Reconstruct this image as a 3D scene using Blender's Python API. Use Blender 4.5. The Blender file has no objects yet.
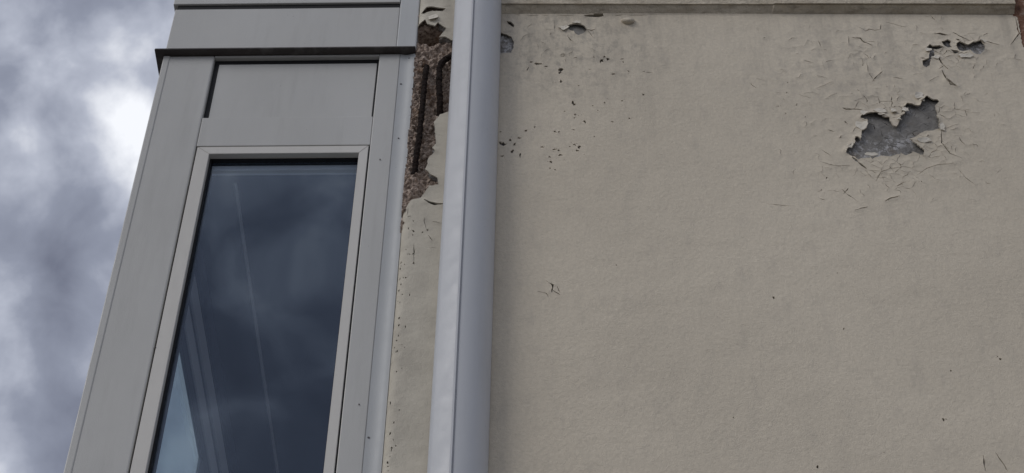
import bpy, bmesh, math, random
import numpy as np
from mathutils import Vector, Matrix, noise
from mathutils.geometry import delaunay_2d_cdt
random.seed(7)
S = bpy.context.scene
COL = S.collection
Z0 = 4.20                      # height of the middle of the picture on the wall

# ------------------------------------------------------------------ camera
F = 2000.0                     # focal length in pixels of the 1024 px wide picture
RW = np.array([[0.9998959771579691, -0.0031168672010133394, 0.014082613470560118],
               [0.006980704202261658, -0.749823183047405, -0.6616014388840898],
               [0.012621593883122704, 0.6616309237811583, -0.7497234263809159]])
CW = np.array([0.04788089, -2.24944489, -2.54905965 + Z0])
cam = bpy.data.cameras.new('camera')
cam.sensor_width = 36.0
cam.lens = 36.0 * F / 1024.0
cam.clip_start = 0.05
cam.clip_end = 3000.0
camo = bpy.data.objects.new('camera', cam)
M4 = Matrix.Identity(4)
for i in range(3):
    for j in range(3):
        M4[i][j] = RW[i][j]
    M4[i][3] = CW[i]
camo.matrix_world = M4
COL.objects.link(camo)
S.camera = camo

# ------------------------------------------------------------------ sky, sun, exposure
SUN_DIR = Vector((-0.70, -0.55, 0.62)).normalized()      # towards the sun
world = bpy.data.worlds.new('World')
S.world = world
world.use_nodes = True
nt = world.node_tree
nt.nodes.clear()
def wn(t, **k):
    n = nt.nodes.new(t)
    for a, b in k.items():
        setattr(n, a, b)
    return n
def wmath(op, a, b=None, clamp=False):
    n = wn('ShaderNodeMath', operation=op); n.use_clamp = clamp
    for i, v in enumerate((a, b)):
        if v is None: continue
        if isinstance(v, (int, float)): n.inputs[i].default_value = v
        else: nt.links.new(v, n.inputs[i])
    return n.outputs[0]
out = wn('ShaderNodeOutputWorld')
bg = wn('ShaderNodeBackground')
bg.inputs['Strength'].default_value = 0.1
sky = wn('ShaderNodeTexSky', sky_type='NISHITA')
sky.sun_disc = False
sky.sun_elevation = math.asin(SUN_DIR.z)
sky.sun_rotation = math.atan2(SUN_DIR.x, SUN_DIR.y)
tc = wn('ShaderNodeTexCoord')
mp = wn('ShaderNodeMapping')
mp.inputs['Location'].default_value = (5.3175, 0.2124, 1.3944)
nt.links.new(tc.outputs['Generated'], mp.inputs[0])
n1 = wn('ShaderNodeTexNoise'); n1.inputs['Scale'].default_value = 19.0
n1.inputs['Detail'].default_value = 5.0; n1.inputs['Roughness'].default_value = 0.50
n1.inputs['Distortion'].default_value = 0.15
n2 = wn('ShaderNodeTexNoise'); n2.inputs['Scale'].default_value = 8.0
n2.inputs['Detail'].default_value = 2.0
nt.links.new(mp.outputs[0], n1.inputs['Vector'])
nt.links.new(mp.outputs[0], n2.inputs['Vector'])
cl = wmath('ADD', wmath('MULTIPLY', n1.outputs['Fac'], 0.55), wmath('MULTIPLY', n2.outputs['Fac'], 0.45))
ramp = wn('ShaderNodeValToRGB')
cr = ramp.color_ramp
cr.elements[0].position = 0.32; cr.elements[0].color = (0.17, 0.185, 0.245, 1)
cr.elements[1].position = 0.645; cr.elements[1].color = (0.98, 1.0, 1.05, 1)
e = cr.elements.new(0.46); e.color = (0.29, 0.315, 0.395, 1)
e = cr.elements.new(0.54); e.color = (0.48, 0.51, 0.60, 1)
nt.links.new(cl, ramp.inputs['Fac'])
mulc = wn('ShaderNodeMix', data_type='RGBA', blend_type='MULTIPLY')
mulc.inputs['Factor'].default_value = 1.0
nt.links.new(ramp.outputs[0], mulc.inputs['A'])
mulc.inputs['B'].default_value = (10, 10, 10, 1)
mixc = wn('ShaderNodeMix', data_type='RGBA')
mixc.inputs['Factor'].default_value = 0.95
nt.links.new(sky.outputs[0], mixc.inputs['A'])
nt.links.new(mulc.outputs['Result'], mixc.inputs['B'])
nt.links.new(mixc.outputs['Result'], bg.inputs['Color'])
nt.links.new(bg.outputs[0], out.inputs['Surface'])

sun = bpy.data.lights.new('sun', 'SUN')
sun.energy = 1.05
sun.angle = math.radians(28)
sun.color = (1.0, 0.97, 0.93)
suno = bpy.data.objects.new('sun', sun)
suno.rotation_euler = (-SUN_DIR).to_track_quat('-Z', 'Y').to_euler()
suno.location = (-6, -5, 9)
COL.objects.link(suno)

S.render.engine = 'CYCLES'
S.view_settings.view_transform = 'Standard'
S.view_settings.look = 'None'
S.view_settings.exposure = 0.0
S.view_settings.gamma = 1.0

# ------------------------------------------------------------------ measuring helpers
def wall_pt(px, py, y=0.0):
    """where a measured line of sight meets the plane of the wall -> (x, z)"""
    r = RW @ np.array([px - 512.0, -(py - 236.5), -F])
    t = (y - CW[1]) / r[1]
    p = CW + t * r
    return (float(p[0]), float(p[2]))

def nz(x, y=0.0, z=0.0):
    return noise.noise(Vector((x, y, z)))

# ------------------------------------------------------------------ mesh helpers
def link(name, me, mat, parent=None, smooth=False):
    o = bpy.data.objects.new(name, me)
    COL.objects.link(o)
    if mat is not None:
        me.materials.append(mat)
    if smooth:
        for p in me.polygons: p.use_smooth = True
    if parent is not None:
        o.parent = parent
    return o
def empty(name, loc, label, cat, rz=0.0):
    o = bpy.data.objects.new(name, None)
    COL.objects.link(o)
    o.location = loc; o.rotation_euler = (0, 0, rz)
    o['label'] = label; o['category'] = cat
    return o
def bm_obj(name, bm, mat, parent=None, smooth=False):
    me = bpy.data.meshes.new(name)
    bm.normal_update(); bm.to_mesh(me); bm.free()
    return link(name, me, mat, parent, smooth)
def box(name, x0, x1, y0, y1, z0, z1, mat, parent, bev=0.0015, seg=2):
    bm = bmesh.new()
    v = [bm.verts.new((x, y, z)) for x in (x0, x1) for y in (y0, y1) for z in (z0, z1)]
    for f in ((0,1,3,2),(4,6,7,5),(0,4,5,1),(2,3,7,6),(0,2,6,4),(1,5,7,3)):
        bm.faces.new([v[i] for i in f])
    bmesh.ops.recalc_face_normals(bm, faces=bm.faces[:])
    if bev > 0:
        bmesh.ops.bevel(bm, geom=bm.edges[:], offset=bev, segments=seg, affect='EDGES', profile=0.5)
    return bm_obj(name, bm, mat, parent)
def prism_z(name, pts, z0, z1, mat, parent, smooth_ang=None, rows=1, wob=None):
    """closed outline in plan (x, y), counter-clockwise, swept upwards"""
    bm = bmesh.new(); n = len(pts); rings = []
    for k in range(rows + 1):
        z = z0 + (z1 - z0) * k / rows
        w = wob(z) if wob else (0, 0)
        rings.append([bm.verts.new((p[0] + w[0], p[1] + w[1], z)) for p in pts])
    for k in range(rows):
        for i in range(n):
            j = (i + 1) % n
            bm.faces.new((rings[k][i], rings[k][j], rings[k+1][j], rings[k+1][i]))
    bm.faces.new(rings[-1]); bm.faces.new(rings[0][::-1])
    bmesh.ops.recalc_face_normals(bm, faces=bm.faces[:])
    o = bm_obj(name, bm, mat, parent)
    if smooth_ang:
        o.data.shade_smooth() if hasattr(o.data, 'shade_smooth') else None
        o.data.set_sharp_from_angle(angle=math.radians(smooth_ang))
    return o
def profile_x(name, prof, x0, x1, mat, parent):
    """closed outline in (y, z) swept along x"""
    bm = bmesh.new()
    a = [bm.verts.new((x0, p[0], p[1])) for p in prof]
    b = [bm.verts.new((x1, p[0], p[1])) for p in prof]
    n = len(prof)
    for i in range(n):
        j = (i + 1) % n
        bm.faces.new((a[i], a[j], b[j], b[i]))
    bm.faces.new(a[::-1]); bm.faces.new(b)
    bmesh.ops.recalc_face_normals(bm, faces=bm.faces[:])
    return bm_obj(name, bm, mat, parent)
def tube(name, pts, rad, mat, parent, seg=10, rib=0.0):
    """rod along a polyline, with optional ribs of a reinforcing bar"""
    P = [Vector(p) for p in pts]; Q = []
    for i in range(len(P) - 1):
        L = (P[i+1] - P[i]).length; k = max(1, int(L / 0.003))
        for s in range(k): Q.append(P[i].lerp(P[i+1], s / k))
    Q.append(P[-1])
    for _ in range(4):
        Q = [Q[0]] + [(Q[i-1] + Q[i] * 2 + Q[i+1]) / 4 for i in range(1, len(Q) - 1)] + [Q[-1]]
    bm = bmesh.new(); rings = []
    for i, q in enumerate(Q):
        t = (Q[min(i+1, len(Q)-1)] - Q[max(i-1, 0)]).normalized()
        a = t.cross(Vector((0, 1, 0))).normalized(); b = t.cross(a)
        ring = []
        for s in range(seg):
            th = 2 * math.pi * s / seg
            d = a * math.cos(th) + b * math.sin(th)
            r = rad * (1 + 0.25 * nz(q.z * 60, q.x * 60, 2) + 0.40 * nz(q.x * 160 + d.x, q.z * 160 + d.z * 1.5, d.y * 1.5))
            if rib and i % 3 == 0: r += rib
            ring.append(bm.verts.new(q + d * r))
        rings.append(ring)
    for k in range(len(rings) - 1):
        for s in range(seg):
            j = (s + 1) % seg
            bm.faces.new((rings[k][s], rings[k][j], rings[k+1][j], rings[k+1][s]))
    bm.faces.new(rings[0][::-1]); bm.faces.new(rings[-1])
    bmesh.ops.recalc_face_normals(bm, faces=bm.faces[:])
    return bm_obj(name, bm, mat, parent)

# ------------------------------------------------------------------ materials
class Mat:
    def __init__(self, name, rough=0.6, metal=0.0, spec=0.5):
        self.m = bpy.data.materials.new(name); self.m.use_nodes = True
        self.t = self.m.node_tree
        self.b = self.t.nodes['Principled BSDF']
        self.b.inputs['Roughness'].default_value = rough
        self.b.inputs['Metallic'].default_value = metal
        self.b.inputs['Specular IOR Level'].default_value = spec
        self.tc = self.t.nodes.new('ShaderNodeTexCoord')
    def new(self, t, **k):
        n = self.t.nodes.new(t)
        for a, b in k.items(): setattr(n, a, b)
        return n
    def L(self, a, b): self.t.links.new(a, b)
    def noise(self, scale, detail=4, rough=0.5, stretch=(1, 1, 1), loc=(0, 0, 0), dist=0.0):
        mp = self.new('ShaderNodeMapping'); mp.inputs['Scale'].default_value = stretch
        mp.inputs['Location'].default_value = loc
        self.L(self.tc.outputs['Object'], mp.inputs[0])
        n = self.new('ShaderNodeTexNoise'); n.inputs['Scale'].default_value = scale
        n.inputs['Detail'].default_value = detail; n.inputs['Roughness'].default_value = rough
        n.inputs['Distortion'].default_value = dist
        self.L(mp.outputs[0], n.inputs['Vector'])
        return n.outputs['Fac']
    def voro(self, scale, feature='F1', loc=(0, 0, 0)):
        mp = self.new('ShaderNodeMapping'); mp.inputs['Location'].default_value = loc
        self.L(self.tc.outputs['Object'], mp.inputs[0])
        n = self.new('ShaderNodeTexVoronoi', feature=feature); n.inputs['Scale'].default_value = scale
        self.L(mp.outputs[0], n.inputs['Vector'])
        return n.outputs['Distance']
    def ramp(self, fac, *stops):
        r = self.new('ShaderNodeValToRGB'); cr = r.color_ramp
        def c(v): return (v, v, v, 1) if isinstance(v, (int, float)) else (*v, 1)
        cr.elements[0].position, cr.elements[0].color = stops[0][0], c(stops[0][1])
        cr.elements[1].position, cr.elements[1].color = stops[-1][0], c(stops[-1][1])
        for p, v in stops[1:-1]:
            e = cr.elements.new(p); e.color = c(v)
        self.L(fac, r.inputs['Fac']); return r.outputs['Color']
    def mix(self, fac, a, b, mode='MIX'):
        n = self.new('ShaderNodeMix', data_type='RGBA', blend_type=mode)
        for s, v in (('Factor', fac), ('A', a), ('B', b)):
            if isinstance(v, (int, float)): n.inputs[s].default_value = v
            elif isinstance(v, tuple): n.inputs[s].default_value = (*v, 1)
            else: self.L(v, n.inputs[s])
        return n.outputs['Result']
    def math(self, op, a, b=0.0):
        n = self.new('ShaderNodeMath', operation=op)
        for i, v in enumerate((a, b)):
            if isinstance(v, (int, float)): n.inputs[i].default_value = v
            else: self.L(v, n.inputs[i])
        return n.outputs[0]
    def color(self, c):
        if isinstance(c, tuple): self.b.inputs['Base Color'].default_value = (*c, 1)
        else: self.L(c, self.b.inputs['Base Color'])
    def rough(self, r): self.L(r, self.b.inputs['Roughness'])
    def bump(self, *hs):
        prev = None
        for h, dist in hs:
            n = self.new('ShaderNodeBump'); n.inputs['Strength'].default_value = 1.0
            n.inputs['Distance'].default_value = dist
            self.L(h, n.inputs['Height'])
            if prev is not None: self.L(prev, n.inputs['Normal'])
            prev = n.outputs[0]
        self.L(prev, self.b.inputs['Normal'])

# weathered cream masonry paint over textured render
m = Mat('cream_wall_paint', 0.75, spec=0.25)
base = m.ramp(m.noise(3.0, 4), (0.33, (0.592, 0.525, 0.420)), (0.67, (0.650, 0.578, 0.464)))
fine = m.ramp(m.noise(160, 3), (0.3, 0.93), (0.7, 1.04))
base = m.mix(1.0, base, fine, 'MULTIPLY')
sx = m.new('ShaderNodeSeparateXYZ'); m.L(m.tc.outputs['Object'], sx.inputs[0])
strip = m.ramp(m.math('ADD', sx.outputs[0], 0.5), (0.424, 1.0), (0.426, 0.0))      # the strip left of the pipe was painted a greener cream
base = m.mix(strip, base, m.ramp(m.noise(14, 5, 0.6), (0.35, (0.49, 0.450, 0.375)), (0.65, (0.59, 0.545, 0.455))))
dirt = m.ramp(m.noise(38, 5, 0.65, (1, 1, 0.35)), (0.52, 0.0), (0.78, 1.0))
base = m.mix(m.math('MULTIPLY', dirt, 0.28), base, (0.34, 0.31, 0.27))
pin = m.ramp(m.voro(120), (0.03, 1.0), (0.055, 0.0))
pinmask = m.ramp(m.noise(9, 3, loc=(4, 0, 2)), (0.60, 0.0), (0.70, 1.0))
base = m.mix(m.math('MULTIPLY', m.math('MULTIPLY', pin, pinmask), 0.7), base, (0.10, 0.09, 0.08))
m.color(base)
# grime: smudges where water gets behind the coat by the pipe, and runs below the band
def blob(cx, cz, rx, rz):
    vm = m.new('ShaderNodeVectorMath', operation='SUBTRACT'); m.L(m.tc.outputs['Object'], vm.inputs[0]); vm.inputs[1].default_value = (cx, 0, cz)
    v2 = m.new('ShaderNodeVectorMath', operation='MULTIPLY'); m.L(vm.outputs[0], v2.inputs[0]); v2.inputs[1].default_value = (1 / rx, 0, 1 / rz)
    v3 = m.new('ShaderNodeVectorMath', operation='LENGTH'); m.L(v2.outputs[0], v3.inputs[0])
    return m.ramp(v3.outputs['Value'], (0.25, 1.0), (1.0, 0.0))
sm = m.ramp(m.noise(55, 6, 0.7, (1, 1, 0.6), (7, 0, 3)), (0.47, 0.0), (0.66, 1.0))
base = m.mix(m.math('MULTIPLY', m.math('MULTIPLY', sm, blob(0.10, Z0 + 0.55, 0.26, 0.22)), 0.55), base, (0.20, 0.185, 0.165))
base = m.mix(m.math('MULTIPLY', m.math('MULTIPLY', sm, blob(0.66, Z0 + 0.48, 0.34, 0.24)), 0.35), base, (0.24, 0.22, 0.20))
runs = m.ramp(m.noise(26, 5, 0.65, (1, 1, 0.07), (2, 0, 5)), (0.50, 0.0), (0.72, 1.0))
zr = m.ramp(m.math('SUBTRACT', sx.outputs[2], Z0), (0.15, 0.0), (0.66, 1.0))
base = m.mix(m.math('MULTIPLY', m.math('MULTIPLY', runs, zr), 0.42), base, (0.26, 0.235, 0.20))
m.color(base)
m.bump((m.noise(120, 3, 0.5), 0.0009), (m.noise(420, 3, 0.6), 0.0009), (m.noise(22, 2), 0.002))
PAINT = m.m

m = Mat('curled_paint_flake', 0.7, spec=0.25)
m.color(m.ramp(m.noise(60, 4), (0.35, (0.63, 0.58, 0.49)), (0.65, (0.72, 0.67, 0.58))))
m.bump((m.noise(420, 3, 0.6), 0.0008))
FLAKE = m.m

m = Mat('bare_cement', 0.85, spec=0.2)
c = m.ramp(m.noise(45, 6, 0.65), (0.3, (0.145, 0.138, 0.128)), (0.7, (0.275, 0.262, 0.245)))
chalk = m.ramp(m.noise(120, 6, 0.75, (1, 1, 0.8)), (0.50, 0.0), (0.56, 1.0))
cm = m.ramp(m.noise(13, 2, loc=(0.37, 0, 0.61)), (0.44, 0.0), (0.54, 1.0))
c = m.mix(m.math('MULTIPLY', m.math('MULTIPLY', chalk, cm), 0.85), c, (0.50, 0.49, 0.49))
br = m.ramp(m.noise(20, 3, loc=(2, 0, 5)), (0.60, 0.0), (0.72, 1.0))
c = m.mix(m.math('MULTIPLY', br, 0.5), c, (0.16, 0.12, 0.08))
m.color(c)
m.bump((m.noise(150, 5, 0.65), 0.003))
CEMENT = m.m

m = Mat('crumbled_concrete', 0.95, spec=0.1)
c = m.ramp(m.noise(140, 6, 0.7), (0.32, (0.06, 0.045, 0.038)), (0.47, (0.35, 0.27, 0.22)), (0.66, (0.64, 0.54, 0.46)))
r = m.ramp(m.noise(24, 4, 0.6, loc=(1, 2, 3)), (0.55, 0.0), (0.70, 1.0))
c = m.mix(m.math('MULTIPLY', r, 0.55), c, (0.26, 0.14, 0.065))
g = m.ramp(m.voro(170), (0.15, 1.0), (0.35, 0.0))
gm = m.ramp(m.noise(70, 2), (0.5, 0.0), (0.6, 1.0))
c = m.mix(m.math('MULTIPLY', m.math('MULTIPLY', g, gm), 0.55), c, (0.55, 0.48, 0.43))
m.color(c)
m.bump((m.noise(260, 5, 0.7), 0.003))
CRUMB = m.m

m = Mat('masonry_core', 0.95, spec=0.1)
m.color(m.ramp(m.noise(60, 5), (0.35, (0.11, 0.10, 0.088)), (0.7, (0.20, 0.18, 0.16))))
CORE = m.m

m = Mat('rusty_steel', 0.9, metal=0.0, spec=0.2)
m.color(m.ramp(m.noise(190, 5, 0.7), (0.32, (0.008, 0.005, 0.004)), (0.60, (0.02, 0.011, 0.008)), (0.82, (0.07, 0.03, 0.016))))
m.bump((m.noise(400, 4, 0.7), 0.003))
RUST = m.m

m = Mat('weathered_course', 0.9, spec=0.2)
c = m.ramp(m.noise(18, 6, 0.65, (1, 1, 3)), (0.35, (0.45, 0.39, 0.30)), (0.65, (0.60, 0.535, 0.43)))
d = m.ramp(m.noise(70, 5, 0.7, (0.5, 1, 1)), (0.50, 0.0), (0.72, 1.0))
c = m.mix(m.math('MULTIPLY', d, 0.55), c, (0.15, 0.125, 0.10))
m.color(c)
m.bump((m.noise(120, 5, 0.65), 0.004))
COURSE = m.m

m = Mat('red_brick', 0.9, spec=0.2)
m.color(m.ramp(m.noise(60, 5, 0.65), (0.3, (0.11, 0.055, 0.035)), (0.5, (0.22, 0.115, 0.075)), (0.68, (0.38, 0.30, 0.25))))
m.bump((m.noise(160, 5, 0.65), 0.005))
BRICK = m.m

def painted_metal(name, a, b, rough=0.42, grime=0.25, wave=0.0015):
    m = Mat(name, rough, spec=0.45)
    c = m.ramp(m.noise(5, 5, 0.55, (1, 1, 0.25)), (0.35, a), (0.65, b))
    st = m.ramp(m.noise(30, 5, 0.65, (1, 1, 0.10)), (0.52, 0.0), (0.80, 1.0))
    c = m.mix(m.math('MULTIPLY', st, grime), c, (0.26, 0.25, 0.23))
    sp = m.ramp(m.voro(60, loc=(1.3, 0, 0.4)), (0.035, 1.0), (0.06, 0.0))
    spm = m.ramp(m.noise(14, 2, loc=(3, 1, 0)), (0.56, 0.0), (0.62, 1.0))
    c = m.mix(m.math('MULTIPLY', m.math('MULTIPLY', sp, spm), 0.6), c, (0.10, 0.09, 0.085))
    m.color(c)
    m.rough(m.ramp(m.noise(40, 4), (0.3, rough - 0.07), (0.7, rough + 0.12)))
    m.bump((m.noise(7, 2), wave), (m.noise(500, 2), 0.0002)) if wave else m.bump((m.noise(500, 2), 0.0002))
    return m.m
FRAME = painted_metal('grey_painted_aluminium', (0.445, 0.440, 0.420), (0.50, 0.495, 0.475))
SASH = painted_metal('pale_sash_aluminium', (0.57, 0.55, 0.51), (0.61, 0.59, 0.55), 0.38, 0.15)
FLASH = painted_metal('pale_flashing', (0.46, 0.47, 0.47), (0.50, 0.51, 0.51), 0.5, 0.15)
LEDGE = painted_metal('dull_ledge_metal', (0.035, 0.028, 0.026), (0.06, 0.05, 0.045), 0.5, 0.4)
PIPE = painted_metal('white_pipe_plastic', (0.47, 0.48, 0.50), (0.51, 0.52, 0.54), 0.42, 0.18, 0.0)

m = Mat('black_gasket', 0.6, spec=0.3); m.color((0.008, 0.008, 0.009)); GASKET = m.m
m = Mat('screw_steel', 0.5, spec=0.4); m.color(m.ramp(m.noise(300), (0.3, (0.05, 0.045, 0.045)), (0.7, (0.10, 0.09, 0.09)))); SCREW = m.m
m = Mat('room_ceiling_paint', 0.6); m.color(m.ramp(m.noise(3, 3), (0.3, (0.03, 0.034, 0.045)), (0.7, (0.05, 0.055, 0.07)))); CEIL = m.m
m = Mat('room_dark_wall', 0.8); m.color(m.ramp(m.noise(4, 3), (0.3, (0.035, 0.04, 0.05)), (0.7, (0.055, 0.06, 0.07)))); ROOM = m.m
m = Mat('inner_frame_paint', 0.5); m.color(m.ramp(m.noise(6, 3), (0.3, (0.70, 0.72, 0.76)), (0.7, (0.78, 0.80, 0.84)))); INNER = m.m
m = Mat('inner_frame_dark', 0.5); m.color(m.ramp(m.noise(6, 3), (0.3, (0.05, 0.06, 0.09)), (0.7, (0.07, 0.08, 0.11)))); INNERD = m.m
m = Mat('ceiling_trim_white', 0.5); m.color(m.ramp(m.noise(20, 3), (0.3, (0.62, 0.64, 0.66)), (0.7, (0.75, 0.76, 0.78)))); TRIM = m.m

def glass(name, tint, ior):
    m = bpy.data.materials.new(name); m.use_nodes = True
    t = m.node_tree; t.nodes.clear()
    o = t.nodes.new('ShaderNodeOutputMaterial'); mx = t.nodes.new('ShaderNodeMixShader')
    tr = t.nodes.new('ShaderNodeBsdfTransparent'); gl = t.nodes.new('ShaderNodeBsdfGlossy')
    geo = t.nodes.new('ShaderNodeNewGeometry'); dp = t.nodes.new('ShaderNodeVectorMath'); dp.operation = 'DOT_PRODUCT'
    t.links.new(geo.outputs['Incoming'], dp.inputs[0]); t.links.new(geo.outputs['Normal'], dp.inputs[1])
    def mm(op, a, b):
        n_ = t.nodes.new('ShaderNodeMath'); n_.operation = op
        for i_, v_ in enumerate((a, b)):
            if isinstance(v_, (int, float)): n_.inputs[i_].default_value = v_
            elif v_ is not None: t.links.new(v_, n_.inputs[i_])
        return n_.outputs[0]
    r0 = ((ior - 1) / (ior + 1)) ** 2          # reflectance of a sheet of glass against the angle of view
    fr = mm('ADD', mm('MULTIPLY', mm('POWER', mm('SUBTRACT', 1.0, mm('ABSOLUTE', dp.outputs['Value'], None)), 5.0), 1 - r0), r0)
    tr.inputs['Color'].default_value = (*tint, 1)
    gl.inputs['Roughness'].default_value = 0.015
    gl.inputs['Color'].default_value = (0.74, 0.85, 1.0, 1)
    tcn = t.nodes.new('ShaderNodeTexCoord'); nn = t.nodes.new('ShaderNodeTexNoise')
    nn.inputs['Scale'].default_value = 2.5; nn.inputs['Detail'].default_value = 1.0
    bp = t.nodes.new('ShaderNodeBump'); bp.inputs['Distance'].default_value = 0.004
    t.links.new(tcn.outputs['Object'], nn.inputs['Vector'])
    t.links.new(nn.outputs['Fac'], bp.inputs['Height'])
    t.links.new(bp.outputs[0], gl.inputs['Normal'])
    t.links.new(fr, mx.inputs[0]); t.links.new(tr.outputs[0], mx.inputs[1])
    t.links.new(gl.outputs[0], mx.inputs[2]); t.links.new(mx.outputs[0], o.inputs['Surface'])
    return m
GLASS = glass('blue_window_glass', (0.91, 0.94, 0.97), 1.74)
GLASS2 = glass('side_window_glass', (0.93, 1.0, 0.97), 1.2)

m = Mat('paving', 0.9, spec=0.2)
m.color(m.ramp(m.noise(6, 6, 0.6), (0.3, (0.16, 0.155, 0.145)), (0.7, (0.24, 0.23, 0.215))))
m.bump((m.noise(120, 4), 0.004))
PAVE = m.m

# ------------------------------------------------------------------ ground
bm = bmesh.new()
bm.faces.new([bm.verts.new(p) for p in ((-300, -300, 0), (300, -300, 0), (300, 300, 0), (-300, 300, 0))])
g = bm_obj('ground', bm, PAVE); g['kind'] = 'structure'

# ================================================================== THE WALL
wall = empty('rendered_wall', (0, 0, 0),
             'cream rendered wall with peeling paint, grey bare patches and rusty bars exposed', 'wall')
XL, XR = -0.190, 2.3
ZT = 0.655 + Z0

def P(crop, s, pts):
    """points measured on an enlargement -> wall coordinates"""
    return [wall_pt(crop[0] + x / s, crop[1] + y / s) for x, y in pts]
def rough_poly(poly, amp=0.0012, step=0.004, seed=0.0):
    """chip the outline: subdivide and jitter"""
    out = []
    n = len(poly)
    for i in range(n):
        a, b = poly[i], poly[(i + 1) % n]
        L = math.hypot(b[0] - a[0], b[1] - a[1]); k = max(1, int(L / step))
        for s in range(k):
            t = s / k
            x, z = a[0] + (b[0] - a[0]) * t, a[1] + (b[1] - a[1]) * t
            out.append((x + amp * 1.6 * nz(x * 240, z * 240, seed), z + amp * 1.6 * nz(x * 240, z * 240, seed + 9.1)))
    return out
def crack_poly(pts, w, seed=0.0):
    """a tapering, jagged sliver along a polyline; w in metres"""
    Q = []
    for i in range(len(pts) - 1):
        a, b = pts[i], pts[i + 1]
        L = math.hypot(b[0] - a[0], b[1] - a[1]); k = max(1, int(L / 0.005))
        for s in range(k): Q.append((a[0] + (b[0]-a[0]) * s / k, a[1] + (b[1]-a[1]) * s / k))
    Q.append(pts[-1])
    n = len(Q); up, dn = [], []
    for i, q in enumerate(Q):
        a, b = Q[max(i-1, 0)], Q[min(i+1, n-1)]
        dx, dz = b[0]-a[0], b[1]-a[1]; L = math.hypot(dx, dz) or 1
        nx, nzv = -dz / L, dx / L
        t = i / max(1, n - 1)
        ww = w * (0.18 + 0.82 * math.sin(math.pi * min(max(t, 0.04), 0.96)) ** 0.7) * (0.75 + 0.8 * nz(q[0] * 180, q[1] * 180, seed))
        ww = max(ww, 0.00025)
        j = 0.0012 * nz(q[0] * 300, q[1] * 300, seed + 5)
        up.append((q[0] + nx * (ww / 2 + j), q[1] + nzv * (ww / 2 + j)))
        dn.append((q[0] - nx * (ww / 2 - j), q[1] - nzv * (ww / 2 - j)))
    return up + dn[::-1]
def speck(c, w, h, seed):
    n = 9; out = []
    for i in range(n):
        a = 2 * math.pi * i / n
        r = random.uniform(0.35, 1.35)
        out.append((c[0] + math.cos(a) * w / 2 * r, c[1] + math.sin(a) * h / 2 * r))
    return out

MM = 0.0017      # about one picture pixel across the wall
peels, cracks, specks, deeps, netids = [], [], [], [], set()
# --- the large bare patch
cA = (840, 80); sA = 4.733
peels.append(rough_poly(P(cA, sA, [(28,345),(45,310),(68,305),(72,275),(85,278),(97,290),(105,240),(125,235),(130,195),(95,180),(108,165),(190,162),(200,175),(232,180),(245,215),(262,228),(275,215),(285,175),(305,165),(300,130),(325,118),(375,128),(390,100),(410,80),(430,98),(460,95),(470,105),(448,130),(460,160),(455,175),(468,195),(468,235),(400,245),(330,285),(365,315),(400,335),(395,360),(350,345),(310,360),(290,350),(240,365),(190,360),(150,375),(145,368),(100,372),(90,380),(70,370)]), 0.0016, 0.0026))
# --- the patch towards the top corner
cB = (900, 0); sB = 4.734
peels.append(rough_poly(P(cB, sB, [(265,215),(280,208),(320,218),(345,205),(385,195),(400,215),(402,240),(380,262),(350,255),(330,240),(290,245),(272,235)]), 0.0008))
peels.append(rough_poly(P(cB, sB, [(125,230),(140,213),(155,225),(185,220),(205,230),(160,240),(165,270),(145,285),(140,310),(125,320),(108,315),(105,292),(135,280),(140,250)]), 0.0008, seed=2))
peels.append(rough_poly(P(cB, sB, [(195,205),(225,192),(240,200),(235,212),(248,228),(225,228),(205,218)]), 0.0008, seed=3))
peels.append(rough_poly(P(cB, sB, [(238,240),(270,245),(280,252),(260,258)]), 0.0005, seed=4))
for pts, w in (([(335,211),(385,192),(430,205),(470,216)], 7), ([(160,162),(200,168),(240,170)], 9), ([(247,155),(275,170),(295,180),(330,194)], 5),
               ([(178,268),(200,305),(228,330)], 9), ([(197,336),(215,370),(222,382)], 9), ([(218,383),(240,402),(268,412)], 8), ([(95,278),(122,282)], 6),
               ([(545,78),(553,110),(556,135),(566,158),(545,185),(522,214)], 6), ([(262,190),(275,195),(285,205)], 8), ([(0,125),(35,130)], 3), ([(60,215),(90,214)], 3),
               ([(370,215),(420,208)], 4), ([(250,158),(262,165)], 3)):
    cracks.append((P(cB, sB, pts), w / sB * MM))
# --- chips near the pipe
cC = (490, 0); sC = 7.877
peels.append(rough_poly(P(cC, sC, [(600,218),(630,197),(685,190),(745,215),(765,240),(740,258),(700,280),(670,270),(660,250),(620,235)]), 0.0007, seed=5))
chip = (rough_poly(P(cC, sC, [(20,250),(90,258),(130,275),(170,290),(188,330),(185,380),(165,415),(90,420),(20,430)]), 0.0009, seed=6))
deeps.append(rough_poly(P(cC, sC, [(130,175),(165,180),(190,205),(185,220),(165,205),(140,190)]), 0.0005, seed=7))
deeps.append(rough_poly(P(cC, sC, [(740,122),(810,116),(832,104),(890,108),(897,128),(850,134),(750,130)]), 0.0006, seed=8))
for pts, w in (([(765,240),(800,240),(832,228)], 10), ([(770,245),(790,265),(812,295)], 5), ([(985,124),(1040,122)], 9), ([(190,120),(240,126)], 8), ([(410,122),(460,126)], 8), ([(1100,122),(1240,120)], 5), ([(300,124),(380,122)], 5),
               ([(520,122),(600,124),(660,120)], 6), ([(555,430),(575,425),(592,432)], 12), ([(505,160),(510,245)], 4), ([(480,255),(470,280)], 4), ([(235,330),(260,290),(320,262)], 3)):
    cracks.append((P(cC, sC, pts), w / sC * MM))
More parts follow.
